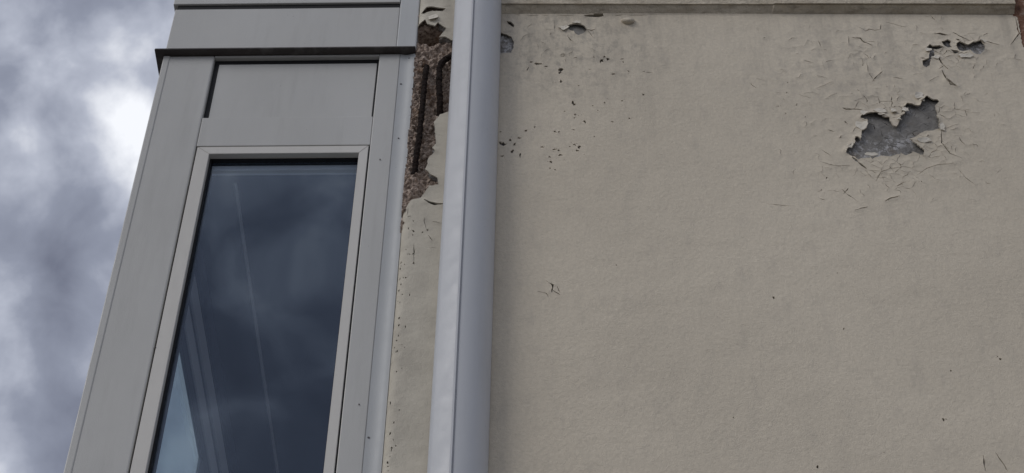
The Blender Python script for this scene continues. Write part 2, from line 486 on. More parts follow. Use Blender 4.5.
# --- cracks round the large patch
cD = (820, 80); sD = 3.381
for pts, w in (([(428,0),(445,12),(462,24)], 7), ([(80,96),(110,100),(137,101)], 4), ([(410,175),(411,215),(440,250),(478,266)], 3.5), ([(470,195),(478,210),(492,222)], 3),
               ([(188,345),(205,315),(240,300),(292,294)], 2), ([(0,275),(50,290),(102,290)], 2.5), ([(72,368),(90,385),(128,412)], 3), ([(218,412),(240,402),(268,394)], 4),
               ([(258,362),(290,345)], 3.5), ([(118,441),(160,430)], 3.5), ([(328,322),(360,300),(400,288),(452,282)], 3), ([(468,300),(490,330),(526,356)], 2.2), ([(5,235),(35,256)], 3),
               ([(108,262),(130,280),(157,301)], 7), ([(95,365),(80,385)], 2.5), ([(425,165),(470,150)], 2), ([(520,60),(541,75)], 2), ([(440,95),(500,108),(541,112)], 2), ([(0,400),(20,405)], 3)):
    cracks.append((P(cD, sD, pts), w / sD * MM))
cE = (740, 20); sE = 3.944
for pts, w in (([(463,28),(495,46),(510,38),(530,43),(553,40),(555,22)], 4), ([(443,72),(475,75),(490,90),(520,104)], 6), ([(495,86),(535,87)], 3.5), ([(575,10),(605,16),(640,28)], 3),
               ([(428,65),(430,108)], 2), ([(403,348),(420,356),(450,352),(482,356)], 5), ([(450,352),(468,322)], 3), ([(522,243),(540,222),(562,205)], 4.5), ([(508,212),(530,240)], 3.5),
               ([(603,226),(640,231)], 4), ([(250,160),(290,170)], 3), ([(338,166),(362,160)], 3.5), ([(308,82),(320,108)], 3.5), ([(345,433),(372,441)], 4), ([(300,272),(362,244)], 1.8),
               ([(230,294),(282,309)], 2), ([(500,170),(505,205)], 2.5), ([(410,400),(425,412)], 3), ([(340,310),(385,287)], 2)):
    cracks.append((P(cE, sE, pts), w / sE * MM))
# --- star crack low on the wall, and the strip beside the window
cF = (500, 180); sF = 1.6145
for pts, w in (([(75,163),(85,170),(84,182)], 2.2), ([(84,178),(97,186)], 1.5), ([(60,179),(75,183),(78,190)], 1.2), ([(92,172),(97,182)], 1.2), ([(430,38),(470,42)], 1), ([(780,445),(783,470)], 1.5), ([(800,440),(820,470)], 1.2)):
    cracks.append((P(cF, sF, pts), w / sF * MM))
cG = (395, 90); sG = 3.643
cracks.append((P(cG, sG, [(104,400),(125,409),(145,416),(178,417)]), 9 / sG * MM))
cH = (370, 180); sH = 4.73
for pts, w in (([(255,180),(262,215),(268,235)], 4), ([(272,258),(295,290)], 4), ([(282,318),(315,320)], 3), ([(295,197),(330,203)], 4), ([(208,300),(208,400)], 3), ([(180,130),(175,165)], 3)):
    cracks.append((P(cH, sH, pts), w / sH * MM))
for x, y, w in ((205,194,10),(205,240,13),(272,238,11),(248,248,10),(203,348,8),(206,392,10)):
    c = wall_pt(cH[0] + x / sH, cH[1] + y / sH); specks.append(speck(c, w / sH * MM, w / sH * MM * 1.5, 0))
# --- dark pitting below the chips
cI = (480, 0); sI = 2.627
pits = [(155,167,22,6),(135,162,8,4),(172,174,8,4),(218,147,11,4),(212,184,11,9),(209,190,7,7),(213,213,7,9),(320,158,9,10),(336,155,7,7),(326,150,7,5),(316,163,5,5),(300,150,5,4),(372,155,8,4),(376,163,6,4),(390,187,5,4),(352,195,10,5),(288,182,12,2),
 (247,273,10,6),(243,268,5,8),(297,278,7,3),(328,270,5,4),(374,264,8,3),(429,248,7,5),(250,300,6,4),(248,309,4,4),(275,318,6,8),(347,319,7,3),(392,310,6,3),(310,290,5,3),(144,333,6,5),(120,342,9,5),(103,362,9,5),
 (60,378,17,10),(54,374,7,6),(80,368,6,6),(92,378,7,8),(85,397,8,7),(105,408,7,11),(57,410,10,4),(163,386,8,4),(196,392,10,4),(207,394,6,4),(211,407,10,4),(184,412,7,4),(186,425,7,5),(236,384,6,4),(249,379,7,5),
 (260,386,8,7),(255,395,8,5),(197,345,7,4),(207,346,5,4),(245,340,8,3),(184,442,6,3),(197,446,6,3),(54,346,5,4),(222,292,6,2),(300,358,5,3),(258,224,5,2),(445,190,14,2),(430,188,8,2)]
for x, y, w, h in pits:
    specks.append(speck(wall_pt(cI[0] + x / sI, cI[1] + y / sI), w / sI * MM * 1.25, h / sI * MM * 1.9, 0))
    for k in range(random.choice((0, 0, 1, 2))):
        specks.append(speck(wall_pt(cI[0] + x / sI + random.gauss(0, 3.5), cI[1] + y / sI + random.gauss(0, 2.5)), 0.0016, 0.0018, 0))
for x, y, w in ((442,190,4),(513,463,3.5),(808,289,4),(716,387,4),(555,240,3),(728,308,2.5),(377,383,2.5),(188,137,2.5),(803,285,2),(720,386,2),(545,150,2),(620,440,2)):
    specks.append(speck(wall_pt(cF[0] + x / sF, cF[1] + y / sF), w / sF * MM, w / sF * MM * 1.6, 0))
for x, y, w in ((150,340,7),(144,342,4),(160,337,4),(180,370,6),(178,365,4),(185,287,8),(188,247,6),(258,382,6),(484,178,7),(505,190,4),(530,240,6),(512,214,6),(580,262,5),(416,403,7),(515,148,6),(442,290,7),(612,182,4),(540,330,6),(610,345,8)):
    specks.append(speck(wall_pt(cE[0] + x / sE, cE[1] + y / sE), w / sE * MM, w / sE * MM * 1.2, 0))
for k in range(46):                       # chipped arris beside the window
    py = random.uniform(212, 480); x = XL + 0.004 + abs(random.gauss(0, 0.010))
    specks.append(speck((x, wall_pt(400, py)[1]), random.uniform(.0012, .0035), random.uniform(.002, .007), 0))
specks.append(speck(wall_pt(826.5, 177.5), 0.004, 0.005, 0))
# --- finer crazing scattered where the coat has failed
for (x0, y0, x1, y1, n) in ((770, 20, 1005, 205, 45), (850, 160, 980, 215, 10), (440, 4, 449, 12, 3)):
    for k in range(n):
        x, y = random.uniform(x0, x1), random.uniform(y0, y1)
        a = random.gauss(0.15, 0.7); pts = [(x, y)]
        for s in range(random.randint(1, 4)):
            a += random.uniform(-1.1, 1.1); L = random.uniform(1.2, 4.0)
            x += math.cos(a) * L; y += math.sin(a) * L * 0.6; pts.append((x, y))
        cracks.append(([wall_pt(*q) for q in pts], random.choice((0.0004, 0.0006, 0.0008, 0.0012))))
# --- plates of crazed paint: cell edges of a random pattern, kept more often near the failures
zoneC = [(wall_pt(900, 125), 0.15, 1.0), (wall_pt(955, 48), 0.11, 0.95), (wall_pt(895, 180), 0.12, 0.75), (wall_pt(860, 60), 0.10, 0.5), (wall_pt(555, 40), 0.09, 0.45), (wall_pt(800, 60), 0.13, 0.30), (wall_pt(1000, 60), 0.06, 0.6)]
def zone_w(x, z):
    w = 0.0
    for c, r, k in zoneC:
        w = max(w, k * math.exp(-1.4 * ((x - c[0]) ** 2 + (z - c[1]) ** 2) / (r * r)))
    return w
cellp = []
for x in np.arange(-0.02, 1.02, 0.017):
    for z in np.arange(Z0 + 0.10, ZT, 0.019):
        cellp.append((x + random.uniform(-.0085, .0085), z + random.uniform(-.0095, .0095)))
cco, _, cfa, _, _, _ = delaunay_2d_cdt([Vector(p) for p in cellp], [], [], 0, 1e-6, False)
def circum(f):
    (ax, ay), (bx, by), (cx, cy) = [(cco[i].x, cco[i].y) for i in f[:3]]
    d = 2 * (ax * (by - cy) + bx * (cy - ay) + cx * (ay - by)) or 1e-9
    ux = ((ax*ax+ay*ay) * (by-cy) + (bx*bx+by*by) * (cy-ay) + (cx*cx+cy*cy) * (ay-by)) / d
    uy = ((ax*ax+ay*ay) * (cx-bx) + (bx*bx+by*by) * (ax-cx) + (cx*cx+cy*cy) * (bx-ax)) / d
    return ux, uy
emap = {}
for k, f in enumerate(cfa):
    for i in range(3):
        emap.setdefault(tuple(sorted((f[i], f[(i + 1) % 3]))), []).append(k)
for e_, fs in emap.items():
    if len(fs) != 2: continue
    p, q = circum(cfa[fs[0]]), circum(cfa[fs[1]])
    L = math.hypot(p[0] - q[0], p[1] - q[1])
    if L < 0.004 or L > 0.03 or max(p[1], q[1]) > ZT - 0.004 or min(p[0], q[0]) < -0.02 or max(p[0], q[0]) > 1.0: continue
    w = zone_w((p[0] + q[0]) / 2, (p[1] + q[1]) / 2) * (0.65 + 0.9 * nz(p[0] * 14, p[1] * 14, 6.5))
    if 0.5 + 0.55 * nz(p[0] * 24, p[1] * 24, 12.5) < w * 0.92 or random.random() < w * 0.35:
        mid = []
        for t in (0.0, 0.2, 0.4, 0.6, 0.8, 1.0):
            x, z = p[0] + (q[0] - p[0]) * t, p[1] + (q[1] - p[1]) * t
            g_ = 0.0032
            mid.append((x + g_ * nz(x * 130, z * 130, 1), z + g_ * nz(x * 130, z * 130, 7)))
        cracks.append((mid, random.choice((0.00030, 0.0004, 0.0005, 0.0006, 0.0009, 0.0014)) ))
        netids.add(len(cracks) - 1)
# --- the broken-out strip beside the window: loose slit, then the big void
cJ = (395, 0); sJ = 4.3
deeps.append(rough_poly(P(cJ, sJ, [(112,52),(135,32),(165,29),(218,38),(205,47),(160,46),(125,57)]), 0.0006, seed=11))
void = P(cJ, sJ, [(240,172),(215,158),(190,161),(205,141),(222,125),(185,97),(170,112),(140,105),(130,85),(105,95)])
void += [(XL - 0.004, wall_pt(418, 24)[1]), (XL - 0.004, wall_pt(402, 222)[1])]
void += P(cG, sG, [(30,440),(60,400),(95,392),(105,380),(125,350),(160,345),(155,320),(130,310),(110,290),(118,270),(120,250),(148,225),(135,215),(150,195),(148,170),(142,118),(165,90),(195,80)])
void += [wall_pt(462, 104), wall_pt(466, 44)]
void = rough_poly(void, 0.0012, 0.005, 12)
# --- brick corner
brickhole = rough_poly([wall_pt(*q) for q in ((1016.0, 9), (1017.5, 18), (1020, 30), (1021, 37), (1023, 47), (1045, 47), (1045, 9))], 0.001, 0.004, 13)

crack_polys = [crack_poly(p, w * 1.45, i * 1.7) for i, (p, w) in enumerate(cracks)]

# ---- lift of the coat, towards the viewer
seg_a, seg_b, seg_k = [], [], []
def add_segs(poly, k):
    area = sum(poly[i-1][0] * poly[i][1] - poly[i][0] * poly[i-1][1] for i in range(len(poly)))
    for i in range(len(poly)):
        a, b = poly[i], poly[(i + 1) % len(poly)]
        L = math.hypot(b[0] - a[0], b[1] - a[1]) or 1
        low = (b[0] - a[0]) / L * (1 if area > 0 else -1)        # +1 along a lower edge, -1 along an upper one
        seg_a.append(a); seg_b.append(b); seg_k.append(k * (0.62 - 0.42 * low) if k > 0.3 else k)
for p in peels: add_segs(p, 1.0)
for p in deeps: add_segs(p, 0.5)
add_segs(void, 0.55)
for (pts, w), poly in zip(cracks, crack_polys):
    if w > 0.0014: add_segs(poly, min(1.0, w / 0.0032) * 0.55)
    elif zone_w(*pts[0]) > 0.12: add_segs(poly, 0.22)
SA, SB, SK = np.array(seg_a), np.array(seg_b), np.array(seg_k)
RK = np.where(SK > 0.225, 0.015, 0.0075)
def dist_lift(pts):
    out_ = np.zeros(len(pts)); D = SB - SA; LL = np.maximum((D ** 2).sum(1), 1e-12)
    cell = np.floor(pts / 0.04).astype(int); order = {}
    for i_, c_ in enumerate(map(tuple, cell)): order.setdefault(c_, []).append(i_)
    smin, smax = np.minimum(SA, SB) - 0.016, np.maximum(SA, SB) + 0.016
    for c_, ids in order.items():
        lo_ = np.array(c_) * 0.04; hi_ = lo_ + 0.04
        k_ = np.where((smin <= hi_).all(1) & (smax >= lo_).all(1))[0]
        if not len(k_): continue
        q = pts[ids]; a_, d_ = SA[k_], D[k_]
        t = (((q[:, None, :] - a_[None]) * d_[None]).sum(2) / LL[k_][None]).clip(0, 1)
        d = np.sqrt(((q[:, None, :] - (a_[None] + t[..., None] * d_[None])) ** 2).sum(2))
        out_[ids] = (np.clip(1 - d / RK[k_][None], 0, 1) ** 2 * SK[k_][None]).max(1)
    return out_
def coat_y(x, z, lift):
    wz = zone_w(x, z)
    y = -0.0012 * nz(x * 5, z * 5, 1.3) - 0.0005 * nz(x * 28, z * 28, 4.0)
    if wz > 0.02:
        a = noise.ridged_multi_fractal(Vector((x * 34, z * 42, 2.2)), 0.9, 2.1, 3, 1.0, 2.0)
        y -= wz * (0.0016 * a * 0.55 + 0.0012 * nz(x * 75, z * 75, 8))
    if lift > 0:
        y -= lift * (0.0018 + 0.0062 * max(0.0, nz(x * 55, z * 55, 3.3) + 0.2))
    e = x - XL
    if e < 0.016:                      # rounded arris against the window
        t = 1 - max(e, 0) / 0.016
        y += 0.013 * (1 - math.sqrt(max(0.0, 1 - t * t))) + 0.0012 * nz(x * 120, z * 70, 5)
    return y

def cut_sheet(outer, holes, stein, yfun, thick, name, mat, parent, lifted):
    vs, edges = [], []
    for h in [outer] + list(holes):
        b = len(vs); vs += [Vector(p) for p in h]
        edges += [(b + i, b + (i + 1) % len(h)) for i in range(len(h))]
    vs += [Vector(p) for p in stein]
    co, ed, fa, ov, oe, of = delaunay_2d_cdt(vs, edges, [], 0, 1e-6, False)
    pts = np.array([(c.x, c.y) for c in co])
    fidx = np.array([f[:3] for f in fa]); cen = pts[fidx].mean(1)
    def inside(poly, sel):
        c = cen[sel]; r = np.zeros(len(sel), bool)
        q = np.array(poly); x1, z1 = q[:, 0], q[:, 1]; x2, z2 = np.roll(x1, -1), np.roll(z1, -1)
        for k in range(len(q)):
            if z1[k] == z2[k]: continue
            m_ = ((z1[k] > c[:, 1]) != (z2[k] > c[:, 1])) & (c[:, 0] < (x2[k] - x1[k]) * (c[:, 1] - z1[k]) / (z2[k] - z1[k]) + x1[k])
            r ^= m_
        return r
    ok = inside(outer, np.arange(len(cen)))
    for h in holes:
        q = np.array(h); lo_, hi_ = q.min(0), q.max(0)
        sel = np.where((cen >= lo_).all(1) & (cen <= hi_).all(1))[0]
        if len(sel): ok[sel[inside(h, sel)]] = False
    keep = [f for f, k in zip(fa, ok) if k]
    lift = dist_lift(pts) if lifted else np.zeros(len(pts))
    V = [(p[0], yfun(p[0], p[1], l), p[1]) for p, l in zip(pts, lift)]
    tri = []
    for f in keep:
        a, b, c = (pts[i] for i in f[:3])
        s = (b[0]-a[0]) * (c[1]-a[1]) - (b[1]-a[1]) * (c[0]-a[0])
        tri.append(tuple(f) if s > 0 else tuple(f[::-1]))
    cnt = {}
    for f in tri:
        for i in range(len(f)):
            cnt[(f[i], f[(i + 1) % len(f)])] = 1
    nsm = len(tri); back = {}
    def bk(i):
        if i not in back:
            back[i] = (len(V), i); V.append((V[i][0], V[i][1] + thick, V[i][2]))
        return back[i][0]
    dup_ = {}
    def du(i):
        if i not in dup_:
            dup_[i] = len(V); V.append(V[i])
        return dup_[i]
    for (i, j) in list(cnt):
        if (j, i) not in cnt:
            tri.append((du(j), du(i), bk(i), bk(j)))
    me = bpy.data.meshes.new(name); me.from_pydata(V, [], tri); me.validate()
    o = link(name, me, mat, parent)
    for k, p in enumerate(me.polygons): p.use_smooth = k < nsm
    return o
def grid(x0, x1, z0, z1, step, skip=()):
    out_ = []
    for x in np.arange(x0, x1, step):
        for z in np.arange(z0, z1, step):
            if any(a < x < b and c < z < d for a, b, c, d in skip): continue
            out_.append((x + random.uniform(-.3, .3) * step, z + random.uniform(-.3, .3) * step))
    return out_
zones = [(0.44, 1.03, 0.16 + Z0, ZT - 0.004), (-0.03, 0.34, 0.30 + Z0, ZT - 0.004), (XL + 0.002, -0.10, -0.62 + Z0, ZT + 0.08)]
stein = grid(*zones[0], 0.0040) + grid(*zones[1], 0.0055) + grid(*zones[2], 0.0040)
stein += grid(XL + 0.01, 1.06, -0.62 + Z0, ZT - 0.005, 0.012, zones)
stein += [(x, z) for x in np.arange(-0.1, XR, 0.2) for z in np.arange(0.2, ZT - 0.1, 0.2) if x > 1.08 or z < Z0 - 0.65]
left = [(XL, ZT + 0.5)] + [(XL, z) for z in np.arange(ZT + 0.1, -0.001 + Z0 - 0.7, -0.006)] + [(XL, 0.0)]
outer = left + [(XR, 0.0), (XR, ZT), (-0.078, ZT), (-0.078, ZT + 0.5)]
coat = cut_sheet(outer, peels + deeps + specks + crack_polys + [void, brickhole, chip], stein, coat_y, 0.0028, 'paint_coat', PAINT, wall, True)
coat['label'] = 'cream paint coat, cracked and curling round the bare patches'

# the cement behind the paint: same cracks and pits run on into it
def cem_y(x, z, l): return 0.0048 + 0.0006 * nz(x * 60, z * 60, 7)
stein2 = grid(0.44, 1.03, 0.16 + Z0, ZT - 0.004, 0.010) + grid(-0.13, 0.34, 0.30 + Z0, ZT - 0.004, 0.012)
outer2 = [(-0.150, ZT), (-0.150, Z0 - 0.7), (1.2, Z0 - 0.7), (1.2, ZT)]
cut_sheet(outer2, deeps + [q for k, q in enumerate(specks) if k % 9 not in (1, 4, 6, 8)] + crack_polys + [void, brickhole], stein2, cem_y, 0.012, 'cement_backing', CEMENT, wall, False)

# masonry body behind, with the void left free
box('masonry', -0.13, XR - 0.002, 0.030, 0.30, 0.0, ZT, CORE, wall, 0)
box('masonry', XL + 0.006, -0.13, 0.125, 0.30, 0.0, ZT + 0.48, CORE, wall, 0)
box('upper_wall', -0.076, XR, 0.004, 0.30, ZT + 0.017, Z0 + 1.9, PAINT, wall, 0.003)

# crumbled concrete in the void
def crumb_y(x, z):
    top = wall_pt(440, 38)[1]
    y = 0.011 + 0.006 * noise.fractal(Vector((x * 55, z * 45, 1.0)), 0.7, 2.1, 5) + 0.005 * nz(x * 160, z * 160, 4)
    v = noise.voronoi(Vector((x * 95, 0.3, z * 95)))[0][0]
    y += 0.006 * max(0, v - 0.25)
    # cavity below the loose plaster
    c = wall_pt(429, 31); d = ((x - c[0]) / 0.026) ** 2 + ((z - c[1]) / 0.024) ** 2
    y += 0.095 * math.exp(-d * d * d)
    # dished towards the edges
    c = wall_pt(404, 195); d = ((x - c[0]) / 0.03) ** 2 + ((z - c[1]) / 0.10) ** 2
    y -= 0.008 * math.exp(-d)
    return y
xs = np.arange(-0.192, -0.085, 0.0019); zs = np.arange(wall_pt(402, 228)[1], ZT + 0.05, 0.0022)
V = [(float(x + 0.0007 * nz(x * 500, z * 500)), crumb_y(float(x), float(z)), float(z)) for z in zs for x in xs]
nx = len(xs)
Fc = [(r * nx + c, r * nx + c + 1, (r + 1) * nx + c + 1, (r + 1) * nx + c) for r in range(len(zs) - 1) for c in range(nx - 1)]
me = bpy.data.meshes.new('crumbled_concrete'); me.from_pydata(V, [], Fc)
o = link('crumbled_concrete', me, CRUMB, wall)
crumb = o; o['label'] = 'brown crumbling concrete laid bare beside the window frame'
# stones standing proud of the broken face
for k in range(70):
    x = random.uniform(-0.186, -0.105); z = random.uniform(wall_pt(405, 205)[1], wall_pt(440, 42)[1])
    bm = bmesh.new(); bmesh.ops.create_icosphere(bm, subdivisions=1, radius=random.uniform(0.0022, 0.0052))
    for v in bm.verts: v.co *= 1 + random.uniform(-0.3, 0.3)
    ob = bm_obj('stone', bm, CRUMB, crumb); ob.location = (x, crumb_y(x, z) - 0.001, z)

# reinforcing bars
def bar(pts, y):
    q = [wall_pt(a, b, y) for a, b in pts]
    return [(x, y + dy, z) for (x, z), dy in zip(q, [0.016] + [0.0] * (len(q) - 2) + [0.018])]
b1 = tube('reinforcing_bar', bar([(426.5, 60), (425.5, 72), (423.5, 95), (419.5, 135), (416, 160), (413, 180)], 0.000), 0.0050, RUST, wall, 10, 0.0006)
b1['label'] = 'rusty reinforcing bar, straight, nearer the window'
b2 = tube('reinforcing_bar', bar([(462, 52), (452, 56), (444, 60), (439.5, 67), (439, 85), (440, 100), (439.5, 115)], -0.001), 0.0054, RUST, wall, 10, 0.0006)
b2['label'] = 'rusty reinforcing bar bent over behind the pipe'

# bedding under the course and the projecting course itself
XE = wall_pt(1013, 5)[0]
n = 240
def uneven(name, mat, y0f, zb, zt, x0, x1, yb, top=False, seed=0.0, amp=0.0015):
    bm = bmesh.new(); rows = []
    for i in range(n + 1):
        x = x0 + (x1 - x0) * i / n
        d = amp * nz(x * 45, seed) + amp * nz(x * 160, seed + 3)
        za, zc = zb(x), zt(x)
        rows.append([bm.verts.new(p) for p in ((x, yb, za), (x, y0f(x, 0) + d * 0.5, za + d), (x, y0f(x, 1) + d * 0.6, zc + d), (x, yb, zc))])
    for i in range(n):
        for k in range(4):
            j = (k + 1) % 4
            bm.faces.new((rows[i][k], rows[i+1][k], rows[i+1][j], rows[i][j]))
    bm.faces.new(rows[0]); bm.faces.new(rows[-1][::-1])
    bmesh.ops.recalc_face_normals(bm, faces=bm.faces[:])
    return bm_obj(name, bm, mat, wall)
uneven('bedding_strip', COURSE, lambda x, t: (-0.0005 if t == 0 else (-0.0148 if x > 0.5 else -0.0120)), lambda x: ZT + 0.0005,
       lambda x: ZT + 0.0128 - (0.0034 if x > 0.5 else 0.0) - 0.0012 * max(0, nz(x * 14, 2.0)), -0.076, XE - 0.003, 0.02, seed=4.0, amp=0.0007)
uneven('string_course', COURSE, lambda x, t: -0.0150, lambda x: ZT + 0.0150 + (0.0006 if x > 0.5 else -0.0016), lambda x: ZT + 0.11, -0.076, XE, 0.003, seed=7.0, amp=0.0007)
# brick at the corner of the band
bm = bmesh.new(); bmesh.ops.create_cube(bm, size=1.0)
bmesh.ops.subdivide_edges(bm, edges=bm.edges[:], cuts=5, use_grid_fill=True)
x0b, z0b, z1b = wall_pt(1014.5, 20)[0], wall_pt(1020, 60)[1], ZT + 0.11
for v in bm.verts:
    v.co = Vector((x0b + (v.co.x + 0.5) * 0.11, -0.004 + (v.co.y + 0.5) * 0.05, z0b + (v.co.z + 0.5) * (z1b - z0b)))
    v.co += Vector((nz(v.co.x * 60, v.co.z * 60, 1), nz(v.co.x * 60, v.co.z * 60, 5) * 0.6, nz(v.co.x * 60, v.co.z * 60, 9))) * 0.003
    if v.co.z < ZT + 0.004: v.co.y += 0.006
o = bm_obj('brick', bm, BRICK, wall); o['label'] = 'reddish brown brick end at the top corner'

# curling flakes of paint
def flake(px, py, rx, rz, lift, ang, tilt, seed):
    c = wall_pt(px, py) if px > 5 else (px, py); bm = bmesh.new(); N = 11; y0 = coat_y(c[0], c[1], 0.35) - 0.0012; rings = []
    rq = random.Random(seed); rr = [rq.uniform(0.55, 1.15) for i in range(N)]
    for k in range(1, 5):
        ring = []
        for i in range(N):
            a = 2 * math.pi * i / N
            x, z = math.cos(a) * rx * rr[i] * k / 4, math.sin(a) * rz * rr[i] * k / 4
            s = (x * math.cos(ang) + z * math.sin(ang)) / max(rx, rz)
            y = y0 - lift * max(0, s + 0.1) ** 2 - 0.0008 * nz(x * 200, z * 200, seed)
            ring.append(bm.verts.new((c[0] + x, y, c[1] + z)))
        rings.append(ring)
    cv = bm.verts.new((c[0], y0 - lift * 0.02, c[1]))
    for i in range(N):
        j = (i + 1) % N
        bm.faces.new((cv, rings[0][i], rings[0][j]))
        for k in range(3): bm.faces.new((rings[k][i], rings[k+1][i], rings[k+1][j], rings[k][j]))
    ex = bmesh.ops.extrude_face_region(bm, geom=bm.faces[:])
    for g_ in ex['geom']:
        if isinstance(g_, bmesh.types.BMVert): g_.co.y += 0.0012
    bmesh.ops.recalc_face_normals(bm, faces=bm.faces[:])
    return bm_obj('paint_flake', bm, FLAKE, wall)
for i, a in enumerate([(919, 97, .0095, .0120, .004, 2.6, 0, 1), (861, 126, .0110, .0150, .005, 0.2, 0, 2), (893, 112, .0070, .0085, .004, -1.4, 0, 3), (925, 141, .0150, .0085, .005, 2.2, 0, 4),
                       (880, 112, .0120, .0070, .003, -1.6, 0, 5), (850, 146, .0060, .0080, .004, 0.3, 0, 6), (966, 57, .0200, .0080, .004, 1.7, 0, 7),
                       (936, 58, .0100, .0060, .003, 0.6, 0, 9), (872, 155, .0130, .0060, .003, 1.6, 0, 10), (942, 128, .0060, .0120, .004, 3.0, 0, 11), (433, 18, .0120, .0110, .005, -1.2, 0, 12)]):
    flake(*a)
rf = random.Random(31)
for poly, cnt_ in ((peels[0], 15), (peels[1], 4), (peels[2], 4), (peels[5], 2)):
    cx = sum(p[0] for p in poly) / len(poly); cz = sum(p[1] for p in poly) / len(poly)
    for k in range(cnt_):
        q = poly[rf.randrange(len(poly))]; dx, dz = q[0] - cx, q[1] - cz; L = math.hypot(dx, dz) or 1
        if dz < -0.008: continue
        rr_ = rf.uniform(0.0035, 0.0085)
        flake(q[0] + dx / L * rr_ * 0.7, q[1] + dz / L * rr_ * 0.7, rr_ * rf.uniform(0.8, 1.5), rr_, rf.uniform(0.002, 0.006), math.atan2(-dz, -dx), 0, k + 50)
# the little curled blister below the band
bm = bmesh.new(); bmesh.ops.create_uvsphere(bm, u_segments=16, v_segments=10, radius=1.0)
c = wall_pt(628, 22)
for v in bm.verts:
    sag = -0.35 * abs(v.co.x) ** 2
    v.co = Vector((c[0] + v.co.x * 0.0135, -0.0008 + v.co.y * 0.0085 - 0.003 * max(0, -v.co.z), c[1] + (v.co.z + sag * -1) * 0.0085))
    v.co += Vector((0, nz(v.co.x * 200, v.co.z * 200, 3), nz(v.co.x * 200, v.co.z * 200, 6))) * 0.0016
o = bm_obj('paint_blister', bm, PAINT, wall, True); o['label'] = 'small swollen paint blister under the band'

# ================================================================== DOWNPIPE
pipe = empty('downpipe', (-0.0735, -0.002, 0.0), 'pale blue grey plastic downpipe with a vertical seam, between window and wall', 'downpipe')
W2 = 0.0445
def arc(cx, cy, r, a0, a1, n_=10):
    return [(cx + r * math.cos(math.radians(a0 + (a1 - a0) * i / n_)), cy + r * math.sin(math.radians(a0 + (a1 - a0) * i / n_))) for i in range(n_ + 1)]
prof = [(-W2, 0.0)]
prof += arc(-W2 + 0.016, -0.034, 0.016, 180, 235, 8)
prof += [(-0.0165, -0.0615), (-0.0105, -0.0640), (-0.0098, -0.0658), (-0.0072, -0.0662), (-0.0066, -0.0645), (-0.0062, -0.0620), (-0.0050, -0.0620), (-0.0044, -0.0634)]
prof += [(-0.004 + 0.0485 * math.sin(math.radians(t)), -0.010 - 0.0535 * math.cos(math.radians(t))) for t in range(4, 91, 5)] + [(W2, 0.0)]
prism_z('pipe', prof, 0.0, Z0 + 1.85, PIPE, pipe, 28)
for zc in (0.5, 2.4, Z0 + 1.35):       # fixing straps, out of the picture
    b = box('pipe_strap', -0.062, 0.062, -0.0005, 0.0015, zc, zc + 0.03, PIPE, pipe, 0.0004)
    box('pipe_strap', -0.048, 0.048, -0.0690, -0.0672, zc, zc + 0.03, PIPE, pipe, 0.0004)
    box('pipe_strap', -0.0480, -0.0452, -0.0670, -0.001, zc, zc + 0.03, PIPE, pipe, 0.0004)
    box('pipe_strap', 0.0452, 0.0480, -0.0670, -0.001, zc, zc + 0.03, PIPE, pipe, 0.0004)

# ================================================================== GLAZED BAY
AL = math.radians(-0.8)
bay = empty('glazed_bay', (-0.194, 0.0, 0.0), 'grey metal framed bay with a tall narrow window, beside the pipe', 'window', AL)
def B(name, u0, u1, v0, v1, z0, z1, mat, bev=0.0015, parent=None):
    return box(name, u0, u1, v0, v1, z0 + Z0, z1 + Z0, mat, parent or bay, bev)
VF = 0.012                      # front face of the frame
ZB = -1.15                      # foot of the glass
UL = -0.477
post = B('corner_post', UL, -0.3812, VF, 0.075, -Z0, 0.5395, FRAME, 0.003)
B('corner_cover', UL - 0.0025, UL + 0.0105, VF - 0.0015, 0.080, -Z0, 0.5392, FRAME, 0.002, post)
jamb = B('jamb', -0.0655, -0.0262, VF, 0.075, -Z0, 0.5395, FRAME, 0.0015)
# hollow flashing strip between jamb and render
sp = []
for i in range(13):
    t = i / 12; sp.append((-0.0258 + 0.0290 * t, VF + 0.0005 + 0.0022 * math.sin(math.pi * min(1, t * 1.25)) - 0.001 * t))
sp += [(0.0032, 0.070), (-0.0258, 0.070)]
prism_z('flashing_strip', sp, 0.0, Z0 + 0.5393, FLASH, bay, 40, 1)
B('transom', -0.3806, -0.0661, VF + 0.0008, 0.070, 0.2650, 0.3480, FRAME, 0.0012)
panel = B('spandrel_panel', -0.3715, -0.0700, VF + 0.0090, 0.030, 0.3484, 0.5225, FRAME, 0.0006)
B('panel_gasket', -0.3808, -0.0659, VF + 0.0096, 0.032, 0.3483, 0.5390, GASKET, 0, panel)
B('panel_head', -0.3808, -0.0659, VF + 0.0006, 0.028, 0.5345, 0.5392, FRAME, 0.0006)
B('apron_panel', -0.3808, -0.0659, VF + 0.004, 0.060, -Z0, ZB - 0.030, FRAME, 0.001)
# ledge with its return round the corner
bm = bmesh.new()
pl = [(-0.4955, -0.0030), (0.0035, -0.0030), (0.0035, 0.060), (-0.470, 0.060), (-0.470, 0.95), (-0.4955, 0.95)]
lo = [bm.verts.new((p[0], p[1], 0.5400 + Z0)) for p in pl]; hi = [bm.verts.new((p[0], p[1], 0.5450 + Z0)) for p in pl]
for i in range(6):
    j = (i + 1) % 6; bm.faces.new((lo[i], lo[j], hi[j], hi[i]))
bm.faces.new(hi); bm.faces.new(lo[::-1])
bmesh.ops.recalc_face_normals(bm, faces=bm.faces[:])
bmesh.ops.bevel(bm, geom=bm.edges[:], offset=0.001, segments=2, affect='EDGES')
bm_obj('drip_ledge', bm, LEDGE, bay)
B('fascia_panel', -0.4785, -0.0352, VF - 0.001, 0.060, 0.5452, 0.6930, FRAME, 0.0015)
B('fascia_end', -0.0349, 0.0034, VF - 0.0025, 0.058, 0.5452, 1.40, FLASH, 0.0025)
